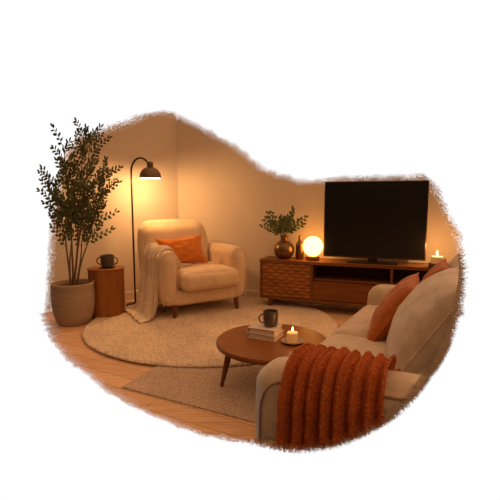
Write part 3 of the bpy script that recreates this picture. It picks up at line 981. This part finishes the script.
def tear(o, seed):
    me = o.data
    bm = bmesh.new(); bm.from_mesh(me)
    off = o.matrix_world.copy()
    bm.transform(off)
    touched = False
    R = random.Random(seed)
    for n in PLANES:
        if all((v.co - CAM).dot(n) < 0 for v in bm.verts): continue
        touched = True
        g = bmesh.ops.bisect_plane(bm, geom=bm.verts[:] + bm.edges[:] + bm.faces[:], dist=1e-6, plane_co=CAM, plane_no=n, clear_outer=True)
        es = [e for e in bm.edges if e.is_boundary]
        long_ = [e for e in es if e.calc_length() > 0.006]
        if long_:
            r = bmesh.ops.subdivide_edges(bm, edges=long_, cuts=4)
        es = [e for e in bm.edges if e.is_boundary]
        if es: bmesh.ops.triangle_fill(bm, edges=es, use_beauty=False, use_dissolve=False)
    if touched:
        # frayed threads standing out of the torn edge
        bm.normal_update()
        todo = []
        for e in bm.edges:
            a, b = e.verts
            for n in PLANES:
                if abs((a.co - CAM).dot(n)) < 3e-5 and abs((b.co - CAM).dot(n)) < 3e-5:
                    if any(abs(f.normal.dot(n)) < 0.995 for f in e.link_faces) and e.calc_length() > 1e-4:
                        todo.append((a.co.copy(), b.co.copy(), n))
                    break
        for a, b, n in todo:
            ray = ((a + b) / 2 - CAM); L_ = ray.length; ray.normalize()
            if abs((b - a).normalized().dot(ray)) > 0.97: continue
            t_ = ray.cross(n).normalized()
            cnt = (b - a).length / (0.0011 * L_)
            for _ in range(int(cnt) + (R.random() < cnt % 1)):
                p = a.lerp(b, R.random())
                ln = L_ * 0.022 * R.random() ** 1.9
                wd = L_ * 0.0010 * R.uniform(.6, 1.3)
                q = p - n * 0.002
                tip = p + n * ln + t_ * ln * R.uniform(-.9, .9) + ray * ln * R.uniform(-.3, .3)
                v0, v1, v2, v3 = bm.verts.new(q + t_ * wd), bm.verts.new(q - t_ * wd), bm.verts.new(q + ray * wd), bm.verts.new(tip)
                for f in ((v0, v1, v3), (v1, v2, v3), (v2, v0, v3), (v0, v2, v1)): bm.faces.new(f)
        bm.transform(off.inverted())
        bmesh.ops.triangulate(bm, faces=[f for f in bm.faces if len(f.verts) > 4])
        bm.to_mesh(me)
    bm.free()

to_cut = []

SF = thing('sofa', 'large oatmeal linen sofa in the foreground right, seen over its near arm', 'sofa', (SO.x, SO.y, 0))
def S(name, bm, mat=M_SOFA, cut=True, parent=SF):
    for v in bm.verts: v.co -= Vector((SO.x, SO.y, 0))
    o = obj(name, bm, mat, parent)
    if cut: to_cut.append(o)
    return o
def near_arm_fn(o):
    return o
S('seat_base', sofa_block(0.14, 1.86, 0.03, 0.92, 0.06, 0.27, 0.03, 0, 0, 0, 14))
na = S('arm', sofa_block(0.0, 0.21, 0.0, 0.95, 0.05, 0.585, 0.085, 0.012, 0.012, 0.008, 30, .004, 2))
fa = S('arm', sofa_block(1.80, 2.00, 0.0, 0.92, 0.05, 0.585, 0.085, 0.012, 0.012, 0.008, 24, .004, 6))
S('backrest', sofa_block(0.12, 1.88, 0.72, 1.02, 0.10, 0.78, 0.08, 0, 0.01, 0.01, 24, .004, 8))
S('seat_cushion', sofa_block(0.20, 1.0, -0.02, 0.78, 0.27, 0.455, 0.075, 0.0, 0.02, 0.025, 30, .006, 11))
S('seat_cushion', sofa_block(0.995, 1.81, -0.02, 0.78, 0.27, 0.455, 0.075, 0.0, 0.02, 0.025, 30, .006, 14))
# piping round the near arm's end panels
def arm_pipe(a0, a1, b, z0, z1, r):
    P = []
    for k in range(31):
        s = k / 30
        if s < .35: p = (a0 + .006, z0 + (z1 - r - z0) * s / .35)
        elif s > .65: p = (a1 - .006, z0 + (z1 - r - z0) * (1 - s) / .35)
        else:
            aa = PI - PI * (s - .35) / .3
            m_ = (a0 + a1) / 2
            p = (m_ + ((a1 - a0) / 2 - .006) * math.copysign(abs(math.cos(aa)) ** .8, math.cos(aa)), z1 - r + (r - .004) * math.sin(aa) ** .8)
        P.append(sp_(p[0], b, p[1]))
    bm = bmesh.new(); tube(bm, P, 0.0042, 6)
    return bm
bm = bmesh.new()
P = [(0.045, 0.08), (0.045, 0.25), (0.046, 0.40), (0.054, 0.46), (0.078, 0.505), (0.115, 0.53), (0.17, 0.54), (0.35, 0.543), (0.6, 0.543), (0.8, 0.543)]
tube(bm, [sp_(-0.002 + 0.006 * max(0, (z_ - .44) / .1), b_, z_) for b_, z_ in [tuple(spline([(x, z, 0) for x, z in P], k / 60))[:2] for k in range(61)]], 0.0056, 6)
S('piping', bm, M_PIPE)
S('piping', arm_pipe(1.818, 1.982, 0.03, 0.08, 0.568, 0.07))

def place_pillow(bm, a, b, z, rz, tilt, roll=0):
    """pillow mesh (XZ plane, thickness Y) turned to face the front of the sofa and leant back"""
    Mx = Matrix.Translation(sp_(a, b, z)) @ Matrix.Rotation(rz, 4, 'Z') @ Matrix.Rotation(tilt, 4, 'X') @ Matrix.Rotation(roll, 4, 'Y')
    for v in bm.verts: v.co = Mx @ v.co
    return bm
# facing direction of the sofa is -SV; a pillow's -Y must look there
FZ = math.atan2(-SV.x, SV.y) + 0.0
rzS = math.atan2(SV.y, SV.x) - PI / 2      # +Y -> +SV
S('back_cushion', place_pillow(pillow(0.60, 0.52, 0.27, 30, 0.03, 2), 0.68, 0.575, 0.67, rzS, math.radians(-33)))
bm = bmesh.new(); tube(bm, pillow_rim(0.60, 0.52, 18, 0.03), 0.0045, 6, True)
S('piping', place_pillow(bm, 0.68, 0.575, 0.67, rzS, math.radians(-33)), M_SOFA)
S('back_cushion', place_pillow(pillow(0.70, 0.50, 0.22, 24, 0.03, 5), 1.36, 0.66, 0.68, rzS, math.radians(-16)))

def scatter(label, a, b, z, rz, tilt, roll, w_, h_, th, seed):
    t = thing('scatter_cushion', label, 'cushion', sp_(a, b, z), 0, 'rust cushions on the sofa')
    for nm, bm in (('cushion_cover', pillow(w_, h_, th, 28, 0.06, seed)), ('piping', tube(bmesh.new(), pillow_rim(w_, h_, 18, 0.06), 0.004, 6, True))):
        Mx = Matrix.Rotation(rz, 4, 'Z') @ Matrix.Rotation(tilt, 4, 'X') @ Matrix.Rotation(roll, 4, 'Y')
        for v in bm.verts: v.co = Mx @ v.co
        o = obj(nm, bm, M_RUST, t)
scatter('rust linen square cushion nearer the camera, its corner up against the beige back cushion', 1.06, 0.345, 0.612, rzS, math.radians(-34), math.radians(2), 0.44, 0.44, 0.16, 3)
scatter('rust linen cushion leaning behind the nearer rust cushion, by the far end of the sofa', 1.36, 0.50, 0.665, rzS, math.radians(-26), 0, 0.42, 0.44, 0.15, 9)

# rust throw over the near arm
tpath = [(0.40, 0, 0.475), (0.28, 0, 0.50), (0.21, 0, 0.575), (0.16, 0, 0.603), (0.08, 0, 0.607), (0.015, 0, 0.585), (-0.022, 0, 0.50), (-0.03, 0, 0.40),
         (-0.035, 0, 0.28), (-0.04, 0, 0.16), (-0.045, 0, 0.08)]
NF = 7.5
def throw(u, v):
    p = spline(tpath, v)
    tg = (spline(tpath, min(1, v + .01)) - spline(tpath, max(0, v - .01))).normalized()
    nn = Vector((tg.z, 0, -tg.x)) 
    if nn.x * -1 + nn.z < 0: nn = -nn
    b0 = 0.165 - 0.03 * v + .008 * noise.noise(Vector((v * 5, 0, 0)))
    b1 = 0.50 + 0.05 * v
    uu = u + 0.045 * math.sin(v * 2.5 + u * 11) * math.sin(PI * u)
    b = b0 + (b1 - b0) * uu
    ph = uu * NF * PI
    f = 0.006 + 0.062 * abs(math.sin(ph)) ** 0.55 * (0.8 + .35 * noise.noise(Vector((u * 9, v * 1.5, 4))))
    f *= 0.75 + 0.5 * min(1, v * 2)
    f *= 0.72 + 0.28 * min(1, max(0, (v - .35) * 4))
    f += 0.004 * noise.noise(Vector((u * 40, v * 26, 1))) + 0.0035 * noise.noise(Vector((u * 95, v * 75, 3)))
    q = p + nn * f
    return sp_(q.x, b + 0.008 * math.sin(2 * ph), q.z) - Vector((SO.x, SO.y, 0))
th = obj('throw_blanket', sheet(throw, 240, 170, 0.010), M_THROW)
th.location = (SO.x, SO.y, 0)
tag(th, 'rust red chunky knit throw in thick folds over the near arm of the sofa', 'throw')
to_cut.append(th)

bpy.context.view_layer.update()
for i, o in enumerate(to_cut):
    tear(o, i)
